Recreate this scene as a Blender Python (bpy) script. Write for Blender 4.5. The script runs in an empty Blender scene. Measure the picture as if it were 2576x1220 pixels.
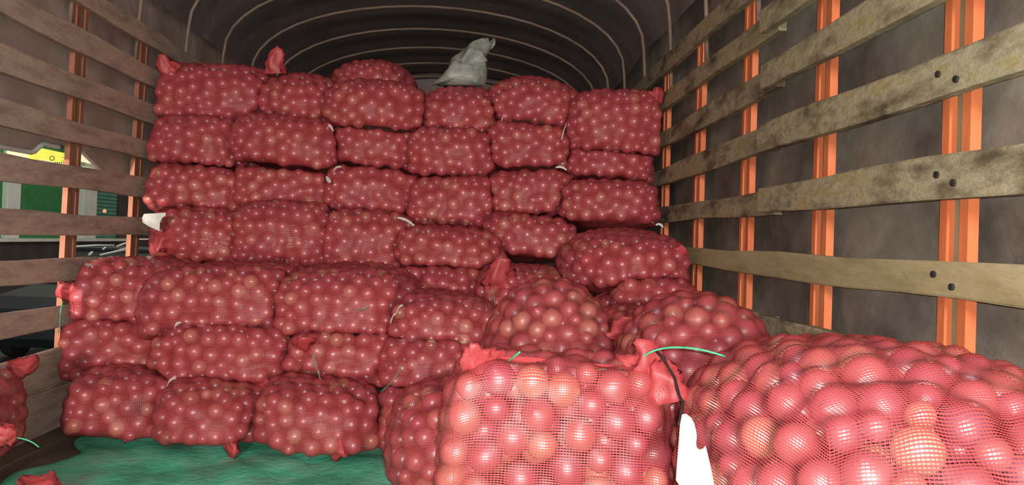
import bpy, math, random
import numpy as np
from mathutils import Vector, Matrix

# ------------------------------------------------------------------ camera
S = bpy.context.scene
COL = S.collection
F_PX, CX, CY, CAM_H = 1900.0, 1288.0, 610.0, 0.70
YAW, PITCH, ROLL = math.radians(2.65), math.radians(-0.15), 0.04
_f = np.array([math.sin(YAW) * math.cos(PITCH), math.cos(YAW) * math.cos(PITCH), math.sin(PITCH)])
_r = np.cross(_f, [0, 0, 1.0]); _r /= np.linalg.norm(_r)
_u = np.cross(_r, _f)
_r, _u = math.cos(ROLL) * _r + math.sin(ROLL) * _u, -math.sin(ROLL) * _r + math.cos(ROLL) * _u
_C = np.array([0, 0, CAM_H])
cd = bpy.data.cameras.new('camera')
cd.sensor_width = 36.0
cd.lens = 36.0 * F_PX / 2576.0
cd.clip_start = 0.02
cam = bpy.data.objects.new('camera', cd)
COL.objects.link(cam)
cam.matrix_world = Matrix(((_r[0], _u[0], -_f[0], 0), (_r[1], _u[1], -_f[1], 0), (_r[2], _u[2], -_f[2], CAM_H), (0, 0, 0, 1)))
S.camera = cam

# ------------------------------------------------------------------ world, lights, exposure
W = bpy.data.worlds.new('night')
S.world = W
W.use_nodes = True
W.node_tree.nodes['Background'].inputs[0].default_value = (0.80, 0.66, 0.56, 1)
W.node_tree.nodes['Background'].inputs[1].default_value = 0.5
def point(name, loc, power, color, radius):
    l = bpy.data.lights.new(name, 'POINT')
    l.energy = power; l.color = color; l.shadow_soft_size = radius
    o = bpy.data.objects.new(name, l); COL.objects.link(o); o.location = loc
    return o
point('phone_flash', tuple(_C + 0.012 * _r + 0.016 * _u - 0.01 * _f), 90, (1.0, 0.97, 0.93), 0.006)
point('street_lamp_light', (-5.6, 11.5, 4.6), 380, (0.93, 1.0, 0.90), 0.15)
point('fill_light_behind', (-0.25, -6.0, 1.45), 1600, (1.0, 0.93, 0.86), 0.35)  # added unseen fill light behind the camera, lifts the far bags
hl = bpy.data.lights.new('post_spot_behind', 'SPOT')  # added unseen spot, cone narrowed to brighten only the left posts
hl.energy = 5200; hl.color = (1.0, 0.88, 0.76); hl.spot_size = math.radians(7.6); hl.spot_blend = 0.35; hl.shadow_soft_size = 0.08
ho = bpy.data.objects.new('post_spot_behind', hl); COL.objects.link(ho); ho.location = (-2.45, -5.0, 0.85)
ho.rotation_euler = (Vector((-1.76, 2.9, 0.60)) - ho.location).to_track_quat('-Z', 'Y').to_euler()
S.view_settings.view_transform = 'Standard'
S.view_settings.look = 'None'
S.view_settings.gamma = 1.0
S.view_settings.exposure = 0.0
S.view_settings.use_curve_mapping = False
S.cycles.transparent_max_bounces = 10
S.cycles.max_bounces = 4
S.cycles.diffuse_bounces = 2
S.cycles.glossy_bounces = 2
S.cycles.adaptive_threshold = 0.04

# ------------------------------------------------------------------ helpers
RNG = np.random.default_rng(7)
random.seed(5)
def ray(px, py):
    return _f + _r * (px - CX) / F_PX - _u * (py - CY) / F_PX
def at_y(px, py, Y):
    d = ray(px, py); return _C + d * (Y / d[1])
def at_x(px, py, X):
    d = ray(px, py); return _C + d * (X / d[0])
def at_z(px, py, Z):
    d = ray(px, py); return _C + d * ((Z - CAM_H) / d[2])
def project(P):
    d = np.atleast_2d(P) - _C
    z = d @ _f
    return CX + F_PX * (d @ _r) / z, CY - F_PX * (d @ _u) / z, z

def tag(o, label=None, cat=None, group=None, kind=None):
    if label: o['label'] = label
    if cat: o['category'] = cat
    if group: o['group'] = group
    if kind: o['kind'] = kind
    return o
def mesh_obj(name, verts, faces, mat, parent=None, smooth=False, uvs=None, attr=None):
    me = bpy.data.meshes.new(name)
    me.from_pydata([tuple(map(float, v)) for v in verts] if not isinstance(verts, np.ndarray) else verts.tolist(), [], faces if isinstance(faces, list) else faces.tolist())
    if smooth: me.polygons.foreach_set('use_smooth', np.ones(len(me.polygons), dtype=bool))
    if uvs is not None:
        l = me.uv_layers.new(name='UVMap'); l.data.foreach_set('uv', np.asarray(uvs, dtype=np.float32).ravel())
    if attr is not None:
        a = me.attributes.new('tint', 'FLOAT', 'POINT'); a.data.foreach_set('value', np.asarray(attr, dtype=np.float32))
    me.materials.append(mat)
    me.update()
    o = bpy.data.objects.new(name, me); COL.objects.link(o)
    if parent: o.parent = parent
    return o
def empty(name, loc=(0, 0, 0)):
    o = bpy.data.objects.new(name, None); COL.objects.link(o); o.location = loc; o.empty_display_size = 0.1
    return o
BF = [(0, 1, 3, 2), (4, 6, 7, 5), (0, 4, 5, 1), (2, 3, 7, 6), (0, 2, 6, 4), (1, 5, 7, 3)]
def box_data(x0, x1, y0, y1, z0, z1, bev=0.0):
    if bev <= 0:
        return [(x, y, z) for x in (x0, x1) for y in (y0, y1) for z in (z0, z1)], [tuple(reversed(f)) for f in BF]
    # chamfered box: convex hull of shrunken faces
    import bmesh
    bm = bmesh.new()
    for x in (x0, x1):
        for y in (y0, y1):
            for z in (z0, z1):
                sx = bev if x == x0 else -bev; sy = bev if y == y0 else -bev; sz = bev if z == z0 else -bev
                bm.verts.new((x + sx, y + sy, z)); bm.verts.new((x + sx, y, z + sz)); bm.verts.new((x, y + sy, z + sz))
    bmesh.ops.convex_hull(bm, input=bm.verts)
    bmesh.ops.dissolve_limit(bm, angle_limit=0.01, verts=bm.verts, edges=bm.edges)
    bm.verts.index_update()
    v = [tuple(q.co) for q in bm.verts]; f = [tuple(q.index for q in p.verts) for p in bm.faces]
    bm.free()
    return v, f
def box(name, x0, x1, y0, y1, z0, z1, mat, parent=None, bev=0.0):
    v, f = box_data(x0, x1, y0, y1, z0, z1, bev)
    return mesh_obj(name, v, f, mat, parent)
def tube_data(pts, rad, n=6, close=True):
    pts = [Vector(p) for p in pts]
    V, Fc = [], []
    prev = None
    for i, p in enumerate(pts):
        t = (pts[min(i + 1, len(pts) - 1)] - pts[max(i - 1, 0)]).normalized()
        if prev is None:
            a = t.orthogonal().normalized()
        else:
            a = (prev - t * prev.dot(t)).normalized()
        prev = a
        b = t.cross(a)
        r = rad[i] if hasattr(rad, '__len__') else rad
        for k in range(n):
            w = 2 * math.pi * k / n
            V.append(tuple(p + (a * math.cos(w) + b * math.sin(w)) * r))
    for i in range(len(pts) - 1):
        for k in range(n):
            k2 = (k + 1) % n
            Fc.append((i * n + k, i * n + k2, (i + 1) * n + k2, (i + 1) * n + k))
    if close:
        Fc.append(tuple(range(n - 1, -1, -1))); Fc.append(tuple((len(pts) - 1) * n + k for k in range(n)))
    return V, Fc
def tube(name, pts, rad, mat, parent=None, n=6):
    v, f = tube_data(pts, rad, n)
    return mesh_obj(name, v, f, mat, parent, smooth=True)
def bez(p0, p1, p2, p3, n=14):
    p0, p1, p2, p3 = map(np.array, (p0, p1, p2, p3))
    return [tuple((1 - t) ** 3 * p0 + 3 * t * (1 - t) ** 2 * p1 + 3 * t * t * (1 - t) * p2 + t ** 3 * p3) for t in np.linspace(0, 1, n)]

# ------------------------------------------------------------------ materials
def nodes_mat(name):
    m = bpy.data.materials.new(name); m.use_nodes = True
    nt = m.node_tree
    return m, nt, nt.nodes, nt.links, nt.nodes['Principled BSDF']
def noise_node(N, L, scale, detail=4, rough=0.6, vec=None, mapping=None):
    n = N.new('ShaderNodeTexNoise'); n.inputs['Scale'].default_value = scale
    n.inputs['Detail'].default_value = detail; n.inputs['Roughness'].default_value = rough
    tc = N.new('ShaderNodeTexCoord')
    if mapping:
        mp = N.new('ShaderNodeMapping'); mp.inputs['Scale'].default_value = mapping
        L.new(tc.outputs['Object'], mp.inputs[0]); L.new(mp.outputs[0], n.inputs[0])
    else:
        L.new(tc.outputs['Object'], n.inputs[0])
    return n
def ramp_node(N, stops):
    r = N.new('ShaderNodeValToRGB')
    e = r.color_ramp.elements
    while len(e) < len(stops): e.new(0.5)
    for el, (p, c) in zip(e, stops):
        el.position = p; el.color = (*c, 1)
    return r
def simple(name, stops, scale=8, rough=0.7, mapping=None, bump=0.0, bump_scale=None, metallic=0.0, spec=0.4, detail=5):
    m, nt, N, L, B = nodes_mat(name)
    n = noise_node(N, L, scale, detail, 0.62, mapping=mapping)
    r = ramp_node(N, stops); L.new(n.outputs['Fac'], r.inputs[0]); L.new(r.outputs[0], B.inputs['Base Color'])
    B.inputs['Roughness'].default_value = rough; B.inputs['Metallic'].default_value = metallic
    B.inputs['Specular IOR Level'].default_value = spec
    if bump:
        n2 = noise_node(N, L, bump_scale or scale * 4, 6, 0.6, mapping=mapping)
        b = N.new('ShaderNodeBump'); b.inputs['Strength'].default_value = bump; b.inputs['Distance'].default_value = 0.01
        L.new(n2.outputs['Fac'], b.inputs['Height']); L.new(b.outputs[0], B.inputs['Normal'])
    return m
M = {}
M['wood'] = simple('weathered_plank_wood', [(0.34, (0.10, 0.075, 0.045)), (0.44, (0.25, 0.20, 0.12)), (0.54, (0.40, 0.34, 0.22)), (0.62, (0.36, 0.27, 0.12)), (0.74, (0.48, 0.43, 0.32))], 4, 0.8, (3.0, 1.4, 4.0), 0.5, 18, detail=10)
M['wood_pale'] = simple('dusty_plank_wood', [(0.3, (0.30, 0.24, 0.12)), (0.5, (0.42, 0.34, 0.18)), (0.72, (0.48, 0.40, 0.24))], 4, 0.8, (3.0, 1.0, 5.0), 0.3, 18)
M['wood_dark'] = simple('grimy_plank_wood', [(0.3, (0.32, 0.22, 0.175)), (0.52, (0.50, 0.36, 0.28)), (0.75, (0.60, 0.45, 0.35))], 6, 0.85, (3.0, 1.0, 5.0), 0.5, 18)
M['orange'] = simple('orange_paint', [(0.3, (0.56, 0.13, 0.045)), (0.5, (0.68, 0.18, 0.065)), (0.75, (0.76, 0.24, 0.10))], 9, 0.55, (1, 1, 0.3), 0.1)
M['orange_shaded'] = simple('grimy_shaded_orange_paint', [(0.3, (0.24, 0.085, 0.045)), (0.6, (0.36, 0.14, 0.08))], 9, 0.7, (1, 1, 0.3), 0.1)  # grime plus the canvas shade on the upper left posts, put into the colour
M['post_web'] = simple('dusty_post_web', [(0.3, (0.16, 0.13, 0.07)), (0.6, (0.30, 0.26, 0.16))], 14, 0.8, (1, 1, 0.25))
M['bow'] = simple('dusty_bow_paint', [(0.3, (0.14, 0.095, 0.07)), (0.6, (0.23, 0.165, 0.115))], 6, 0.7)
M['tarp'] = simple('dark_canvas_tarp', [(0.36, (0.10, 0.082, 0.066)), (0.48, (0.19, 0.16, 0.13)), (0.58, (0.25, 0.22, 0.175)), (0.70, (0.40, 0.36, 0.29))], 2.6, 0.85, (1, 1, 1.3), 0.6, 7, detail=12)
M['tarp_left'] = simple('brown_canvas_tarp', [(0.3, (0.36, 0.27, 0.225)), (0.55, (0.50, 0.385, 0.325)), (0.8, (0.60, 0.47, 0.40))], 3.2, 0.9, None, 0.5, 9)
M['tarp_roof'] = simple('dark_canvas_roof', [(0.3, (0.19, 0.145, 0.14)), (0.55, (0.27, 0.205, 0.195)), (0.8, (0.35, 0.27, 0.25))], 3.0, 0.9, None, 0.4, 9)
M['sheet'] = simple('green_ground_sheet', [(0.30, (0.07, 0.36, 0.21)), (0.45, (0.10, 0.60, 0.36)), (0.58, (0.20, 0.64, 0.42)), (0.74, (0.40, 0.58, 0.42))], 5, 0.7, None, 0.5, 40, detail=10)
M['floor'] = simple('dirty_bed_boards', [(0.3, (0.09, 0.07, 0.045)), (0.6, (0.17, 0.13, 0.085))], 7, 0.85, (3, 0.6, 3), 0.4)
M['tagwhite'] = simple('white_tag_paper', [(0.3, (0.75, 0.73, 0.68)), (0.7, (0.86, 0.85, 0.82))], 20, 0.6)
M['string'] = simple('green_twine', [(0.3, (0.02, 0.36, 0.18)), (0.7, (0.08, 0.55, 0.30))], 60, 0.5)
M['thread'] = simple('dark_thread', [(0.3, (0.02, 0.012, 0.012)), (0.7, (0.05, 0.03, 0.03))], 60, 0.8)
M['sack'] = simple('grey_plastic_sack', [(0.3, (0.16, 0.165, 0.14)), (0.55, (0.30, 0.31, 0.27)), (0.8, (0.42, 0.43, 0.39))], 16, 0.35, None, 0.5, 40)
M['steel'] = simple('dark_bolt_steel', [(0.3, (0.03, 0.03, 0.028)), (0.7, (0.08, 0.08, 0.07))], 40, 0.5, metallic=0.6)
M['green_wall'] = simple('green_shop_wall', [(0.3, (0.02, 0.16, 0.045)), (0.7, (0.04, 0.24, 0.08))], 4, 0.7)
M['teal_door'] = simple('teal_roller_door', [(0.3, (0.05, 0.22, 0.15)), (0.7, (0.10, 0.32, 0.23))], 4, 0.6)
M['pillar'] = simple('white_pillar', [(0.3, (0.60, 0.63, 0.58)), (0.7, (0.75, 0.77, 0.72))], 3, 0.7)
M['dark_wall'] = simple('dark_plinth', [(0.3, (0.035, 0.028, 0.028)), (0.7, (0.07, 0.055, 0.05))], 3, 0.8)
M['asphalt'] = simple('asphalt', [(0.3, (0.035, 0.038, 0.042)), (0.7, (0.06, 0.065, 0.07))], 5, 0.8)
M['car_paint'] = simple('black_car_paint', [(0.3, (0.022, 0.028, 0.034)), (0.7, (0.034, 0.042, 0.050))], 3, 0.5, spec=0.25)
M['car_glass'] = simple('dark_car_glass', [(0.3, (0.010, 0.014, 0.012)), (0.7, (0.016, 0.02, 0.018))], 3, 0.3, spec=0.3)
M['chrome'] = simple('bright_chrome', [(0.3, (0.85, 0.87, 0.85)), (0.7, (0.95, 0.95, 0.95))], 3, 0.25)
M['rubber'] = simple('tyre_rubber', [(0.3, (0.012, 0.012, 0.012)), (0.7, (0.03, 0.03, 0.03))], 10, 0.8)
def emit(name, col, strength):
    m, nt, N, L, B = nodes_mat(name)
    n = noise_node(N, L, 4, 3); r = ramp_node(N, [(0.3, tuple(c * 0.85 for c in col)), (0.7, col)])
    L.new(n.outputs['Fac'], r.inputs[0]); L.new(r.outputs[0], B.inputs['Base Color']); L.new(r.outputs[0], B.inputs['Emission Color'])
    B.inputs['Emission Strength'].default_value = strength
    return m
M['sign_yellow'] = emit('lit_yellow_sign', (0.82, 0.80, 0.10), 0.85)
M['sign_pale'] = emit('lit_pale_panel', (0.85, 0.82, 0.50), 0.85)
M['sign_white'] = emit('lit_white_panel', (0.72, 0.76, 0.68), 0.6)
M['sign_mark'] = simple('sign_print', [(0.3, (0.10, 0.13, 0.05)), (0.7, (0.16, 0.18, 0.08))], 8, 0.6)
M['lamp_globe'] = emit('peach_globe', (0.85, 0.42, 0.18), 0.7)

def onion_mat(name, src, rough):
    m, nt, N, L, B = nodes_mat(name)
    a = N.new('ShaderNodeAttribute'); a.attribute_name = 'tint'; a.attribute_type = src
    r = ramp_node(N, [(0.0, (0.26, 0.05, 0.11)), (0.4, (0.38, 0.09, 0.13)), (0.72, (0.43, 0.13, 0.14)), (0.88, (0.54, 0.30, 0.19)), (1.0, (0.64, 0.46, 0.28))])
    L.new(a.outputs['Fac'], r.inputs[0])
    n = noise_node(N, L, 28 if src == 'GEOMETRY' else 14, 4, 0.6)
    r2 = ramp_node(N, [(0.35, (0.75, 0.70, 0.72)), (0.60, (1.0, 1.0, 1.0)), (0.75, (1.25, 1.5, 1.35))])
    L.new(n.outputs['Fac'], r2.inputs[0])
    mx = N.new('ShaderNodeMix'); mx.data_type = 'RGBA'; mx.blend_type = 'MULTIPLY'; mx.inputs['Factor'].default_value = 1
    L.new(r.outputs[0], mx.inputs['A']); L.new(r2.outputs[0], mx.inputs['B'])
    L.new(mx.outputs['Result'], B.inputs['Base Color'])
    B.inputs['Roughness'].default_value = rough
    B.inputs['IOR'].default_value = 2.3
    B.inputs['Specular IOR Level'].default_value = 0.7
    return m
M['onion'] = onion_mat('onion_skin', 'GEOMETRY', 0.37)
M['onion_obj'] = onion_mat('onion_skin_single', 'OBJECT', 0.47)

def net_mat(name, pu, pv, wu, wv, col, solid=0.0):
    """knitted red net: threads on a metric UV grid, open between them"""
    m, nt, N, L, B = nodes_mat(name)
    uv = N.new('ShaderNodeUVMap'); sep = N.new('ShaderNodeSeparateXYZ'); L.new(uv.outputs[0], sep.inputs[0])
    def line(out, pitch, w):
        a = N.new('ShaderNodeMath'); a.operation = 'MULTIPLY'; a.inputs[1].default_value = 1 / pitch; L.new(out, a.inputs[0])
        fr = N.new('ShaderNodeMath'); fr.operation = 'FRACT'; L.new(a.outputs[0], fr.inputs[0])
        lt = N.new('ShaderNodeMath'); lt.operation = 'LESS_THAN'; lt.inputs[1].default_value = w; L.new(fr.outputs[0], lt.inputs[0])
        return lt.outputs[0]
    mxm = N.new('ShaderNodeMath'); mxm.operation = 'MAXIMUM'
    L.new(line(sep.outputs[0], pu, wu), mxm.inputs[0]); L.new(line(sep.outputs[1], pv, wv), mxm.inputs[1])
    fac = mxm.outputs[0]
    n = noise_node(N, L, 9, 4)
    r = ramp_node(N, [(0.3, tuple(c * 0.85 for c in col)), (0.7, col)]); L.new(n.outputs['Fac'], r.inputs[0]); L.new(r.outputs[0], B.inputs['Base Color'])
    B.inputs['Roughness'].default_value = 0.5; B.inputs['Specular IOR Level'].default_value = 0.45
    L.new(fac, B.inputs['Alpha'])
    return m
NETCOL = (0.52, 0.070, 0.075)
M['net'] = net_mat('red_net', 0.0060, 0.0047, 0.20, 0.52, NETCOL)
M['net_dense'] = net_mat('red_net_gathered', 0.0030, 0.0026, 0.55, 0.75, (0.48, 0.06, 0.068))

# ------------------------------------------------------------------ the truck bed: setting
XR, XL = 0.78, -1.42
def xr(z): return XR - 0.015 * (z - CAM_H)
def xl(z): return XL + 0.015 * (z - CAM_H)
POSTS = [1.19 + 0.503 * k for k in range(12)]
Y_END = 6.85
# floor boards
floor = mesh_obj('floor', *box_data(XL - 0.10, XR + 0.10, -0.4, Y_END, -0.10, -0.040), M['floor'])
tag(floor, kind='structure')
nb = 15
for k in range(nb):
    w = (XR - XL + 0.16) / nb
    x0 = XL - 0.08 + k * w
    box('floor_plank', x0 + 0.003, x0 + w - 0.003, -0.4, Y_END, -0.042, -0.012 - 0.003 * random.random(), M['floor'], floor, 0.003)

# canvas: right wall, left wall (rolled up), roof, front
def canvas(name, fn, nu, nv, mat, amp=0.012):
    V, Fc = [], []
    for i in range(nu + 1):
        for j in range(nv + 1):
            p = fn(i / nu, j / nv)
            V.append(p)
    for i in range(nu):
        for j in range(nv):
            a = i * (nv + 1) + j
            Fc.append((a, a + 1, a + nv + 2, a + nv + 1))
    o = mesh_obj(name, V, Fc, mat, smooth=True)
    md = o.modifiers.new('thickness', 'SOLIDIFY'); md.thickness = 0.003
    return o
def wrinkle(a, b, s=1.0):
    return 0.010 * s * (math.sin(a * 3.1 + 1.7 * math.sin(b * 2.3)) + 0.6 * math.sin(a * 7.3 - b * 5.1) + 0.5 * math.sin(b * 9.0 + a * 2.0 + 1.3))
ARCH_Z, ARCH_B = 1.66, 0.47
HALF = (xr(ARCH_Z) - xl(ARCH_Z)) / 2 + 0.02
XMID = (xr(ARCH_Z) + xl(ARCH_Z)) / 2
wall_right = canvas('wall_right', lambda u, v: (xr(-0.05 + 1.75 * v) + 0.075 + wrinkle(u * 7, v * 5, 0.9), -0.4 + u * (Y_END + 0.4), -0.05 + 1.75 * v), 70, 22, M['tarp'])
tag(wall_right, kind='structure')
# the left canvas hangs only down to the third plank, its lower hem cut on a slant
def left_hem(y):
    if y < 2.58: return 0.932
    if y < 2.63: return 0.932 + 0.036 * (y - 2.58) / 0.05
    if y < 2.86: return 0.968
    if y < 3.20: return 0.968 - (y - 2.86) * 0.36
    return 0.845
def left_fn(u, v):
    y = -0.4 + u * (Y_END + 0.4)
    h = left_hem(y)
    z = h + (1.70 - h) * v
    return (xl(z) - 0.075 - wrinkle(u * 7 + 2, v * 5, 0.8), y, z)
wall_left = canvas('wall_left', left_fn, 240, 14, M['tarp_left'])
tag(wall_left, kind='structure')
hem = [(left_fn((y + 0.4) / (Y_END + 0.4), 0)[0] + 0.004, y, left_hem(y) - 0.004) for y in np.linspace(1.9, 2.74, 40)]
tube('canvas_hem', hem, 0.009, M['pillar'], wall_left, 6)
def roof_fn(u, v):
    a = math.pi * v
    y = -0.4 + u * (Y_END + 0.4)
    sag = 0.018 * math.sin(math.pi * ((y - POSTS[0]) / 0.503)) ** 2
    return (XMID + (HALF + 0.07) * math.cos(a), y, ARCH_Z + 0.02 + (ARCH_B + 0.035 - sag) * math.sin(a) ** 0.9)
ceiling = canvas('ceiling', roof_fn, 72, 30, M['tarp_roof'])
tag(ceiling, kind='structure')
wall_front = canvas('wall_front', lambda u, v: (XL - 0.1 + u * (XR - XL + 0.2), Y_END + wrinkle(u * 5, v * 5), -0.1 + 2.4 * v), 20, 20, M['tarp_roof'])
tag(wall_front, kind='structure')
# roof bows on the posts
for y in POSTS:
    pts = [(xr(1.35) + 0.035, y, 1.35), (xr(1.5) + 0.03, y, 1.5)]
    pts += [(XMID + HALF * math.cos(math.pi * t / 22), y, ARCH_Z + ARCH_B * math.sin(math.pi * t / 22) ** 0.92) for t in range(0, 23)]
    pts += [(xl(1.5) - 0.03, y, 1.5), (xl(1.35) - 0.035, y, 1.35)]
    tube('roof_bow', pts, 0.008, M['bow'], ceiling, 8)
# posts: lipped channels with an open slot, two lips each
def post(parent, side, y):
    z0, z1 = -0.04, 1.48
    X = xr if side > 0 else xl
    def pbox(name, d0, d1, y0, y1, mat, par):
        v, f = box_data(0, 1, y0, y1, z0, z1)
        v = [(X(p[2]) + side * (d0 + p[0] * (d1 - d0)), p[1], p[2]) for p in v]
        if side < 0: f = [tuple(reversed(q)) for q in f]
        return mesh_obj(name, v, f, mat, par)
    web = pbox('post', 0.036, 0.040, y - 0.036, y + 0.036, M['post_web'], parent)
    mt = M['orange'] if side > 0 else M['orange_shaded']
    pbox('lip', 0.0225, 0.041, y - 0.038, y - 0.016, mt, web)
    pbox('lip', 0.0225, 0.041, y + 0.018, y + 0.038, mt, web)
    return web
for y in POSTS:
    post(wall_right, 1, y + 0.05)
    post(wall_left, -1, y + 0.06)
# planks
def plank(parent, side, y0, y1, z0, z1, off, mat, seed):
    rg = random.Random(seed)
    n = max(6, int((y1 - y0) / 0.18))
    X = xr if side > 0 else xl
    V, Fc = [], []
    ph = rg.random() * 6
    for i in range(n + 1):
        y = y0 + (y1 - y0) * i / n
        dz = 0.004 * math.sin(y * 2.1 + ph) + 0.002 * math.sin(y * 9 + ph * 2)
        w = 0.0025 * math.sin(y * 5 + ph)
        for (d, z) in ((0.002, z0 + w), (0, z0 + 0.004 + w), (0, z1 - 0.004 - w), (0.002, z1 - w), (0.022, z1 - w), (0.022, z0 + w)):
            V.append((X(z) + side * (d - off), y, z + dz))
    for i in range(n):
        for k in range(6):
            k2 = (k + 1) % 6
            q = (i * 6 + k, i * 6 + k2, i * 6 + 6 + k2, i * 6 + 6 + k)
            Fc.append(q if side < 0 else tuple(reversed(q)))
    e0 = tuple(range(6)); e1 = tuple(n * 6 + k for k in range(6))
    Fc.append(e0 if side > 0 else tuple(reversed(e0))); Fc.append(tuple(reversed(e1)) if side > 0 else e1)
    return mesh_obj('plank', V, Fc, mat, parent)
def bolt(parent, p, side):
    v, f = tube_data([(p[0] - side * 0.004, p[1], p[2]), (p[0] + side * 0.004, p[1], p[2])], 0.006, 8)
    return mesh_obj('bolt', v, f, M['steel'], parent)
for k, (z0, z1) in enumerate([(0.14, 0.205), (0.305, 0.37), (0.468, 0.530), (0.634, 0.698), (0.799, 0.863), (0.966, 1.038), (1.128, 1.198), (1.284, 1.352), (1.44, 1.51)]):
    if k == 3:
        pl = plank(wall_right, 1, -0.3, 5.6, z0, z1, 0.004, M['wood_pale'], k)
    else:
        plank(wall_right, 1, 1.96, 6.7, z0, z1, 0.0, M['wood'], k)
        pl = plank(wall_right, 1, -0.3, 2.02 + 0.02 * (k % 2), z0 + (0.002 if k != 4 else -0.004), z1 + 0.002, 0.0225, M['wood'], k + 20)
    if k == 3:
        for px, py in ((2350, 690), (2396, 722)): bolt(pl, at_x(px, py, XR - 0.004), 1)
    if k == 5:
        for px, py in ((2362, 187), (2407, 199)): bolt(pl, at_x(px, py, xr(1.0) - 0.0225), 1)
    if k == 4:
        for px, py in ((2400, 460), (2358, 440)): bolt(pl, at_x(px, py, xr(0.83) - 0.0225), 1)
for k, (z0, z1) in enumerate([(-0.02, 0.128), (0.132, 0.262), (0.342, 0.416), (0.498, 0.574), (0.660, 0.736), (0.820, 0.902), (0.985, 1.06), (1.14, 1.22), (1.30, 1.38), (1.46, 1.53)]):
    plank(wall_left, -1, -0.3, 6.7, z0, z1, 0.0, M['wood_dark'], k + 50)

# ------------------------------------------------------------------ green ground sheet
def sheet_h(x, y):
    h = 0.010 * math.sin(7 * x + 4.5 * y) + 0.007 * math.sin(15 * x - 9 * y + 1.2) + 0.005 * math.sin(26 * x + 21 * y + 2.0 * math.sin(9 * x))
    return 0.006 + 0.7 * abs(h) + max(0.0, 0.015 * math.sin(13 * x - 8.5 * y + 3 * math.sin(3 * x)) - 0.004) * (0.5 + 0.5 * math.sin(5 * x + 2 * y))
V, Fc = [], []
nx, ny = 130, 150
for i in range(nx + 1):
    for j in range(ny + 1):
        t = j / ny
        y = 0.15 + 3.4 * t
        x0 = -1.24 + 0.05 * math.sin(y * 6.3) + 0.03 * math.sin(y * 17)
        x = x0 + (0.70 - x0) * i / nx
        V.append((x, y, sheet_h(x, y) - (0.012 if i == 0 else 0)))
for i in range(nx):
    for j in range(ny):
        a = i * (ny + 1) + j
        Fc.append((a, a + ny + 1, a + ny + 2, a + 1))
gs = mesh_obj('ground_sheet', V, Fc, M['sheet'], smooth=True)
gs.modifiers.new('thickness', 'SOLIDIFY').thickness = 0.002
tag(gs, 'wrinkled green plastic sheet spread on the truck floor under the onion bags', 'sheet')

# ------------------------------------------------------------------ onion meshes
def onion_profile(n_ring):
    """radius, height pairs of a squat onion with a drawn-up neck; unit radius"""
    out = []
    for i in range(n_ring + 1):
        t = math.pi * i / n_ring
        r = math.sin(t); z = -math.cos(t) * 0.90
        if i > n_ring * 0.75:
            k = (i / n_ring - 0.75) / 0.25
            z += 0.16 * k * k; r *= 1 - 0.28 * k
        out.append((r, z))
    return out
def onion_unit(seg, rings):
    pr = onion_profile(rings)
    V = [(0, 0, pr[0][1])]
    for r, z in pr[1:-1]:
        for k in range(seg):
            a = 2 * math.pi * k / seg
            V.append((r * math.cos(a), r * math.sin(a), z))
    V.append((0, 0, pr[-1][1]))
    Fc = []
    nr = rings - 1
    for k in range(seg):
        k2 = (k + 1) % seg
        Fc.append((0, 1 + k2, 1 + k))
        for q in range(nr - 1):
            Fc.append((1 + q * seg + k, 1 + q * seg + k2, 1 + (q + 1) * seg + k2, 1 + (q + 1) * seg + k))
        Fc.append((1 + (nr - 1) * seg + k, 1 + (nr - 1) * seg + k2, len(V) - 1))
    return np.array(V), Fc
ON_V, ON_F = onion_unit(8, 6)
ON_V2, ON_F2 = onion_unit(10, 7)
def rand_rot(rng):
    q = rng.normal(size=4); q /= np.linalg.norm(q)
    w, x, y, z = q
    return np.array([[1 - 2 * (y * y + z * z), 2 * (x * y - z * w), 2 * (x * z + y * w)], [2 * (x * y + z * w), 1 - 2 * (x * x + z * z), 2 * (y * z - x * w)], [2 * (x * z - y * w), 2 * (y * z + x * w), 1 - 2 * (x * x + y * y)]])
def onion_mass(name, centres, radii, parent, rng, fine=False):
    ov, of = (ON_V2, ON_F2) if fine else (ON_V, ON_F)
    V, T, Fc = [], [], []
    n = len(ov)
    for i, (c, r) in enumerate(zip(centres, radii)):
        V.append((ov * r) @ rand_rot(rng).T + c)
        t = rng.random() ** 1.25
        T.append(np.full(n, t))
        Fc += [tuple(q + i * n for q in f) for f in of]
    o = mesh_obj(name, np.concatenate(V), Fc, M['onion'], parent, smooth=True, attr=np.concatenate(T))
    o['kind'] = 'stuff'
    return o

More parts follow.
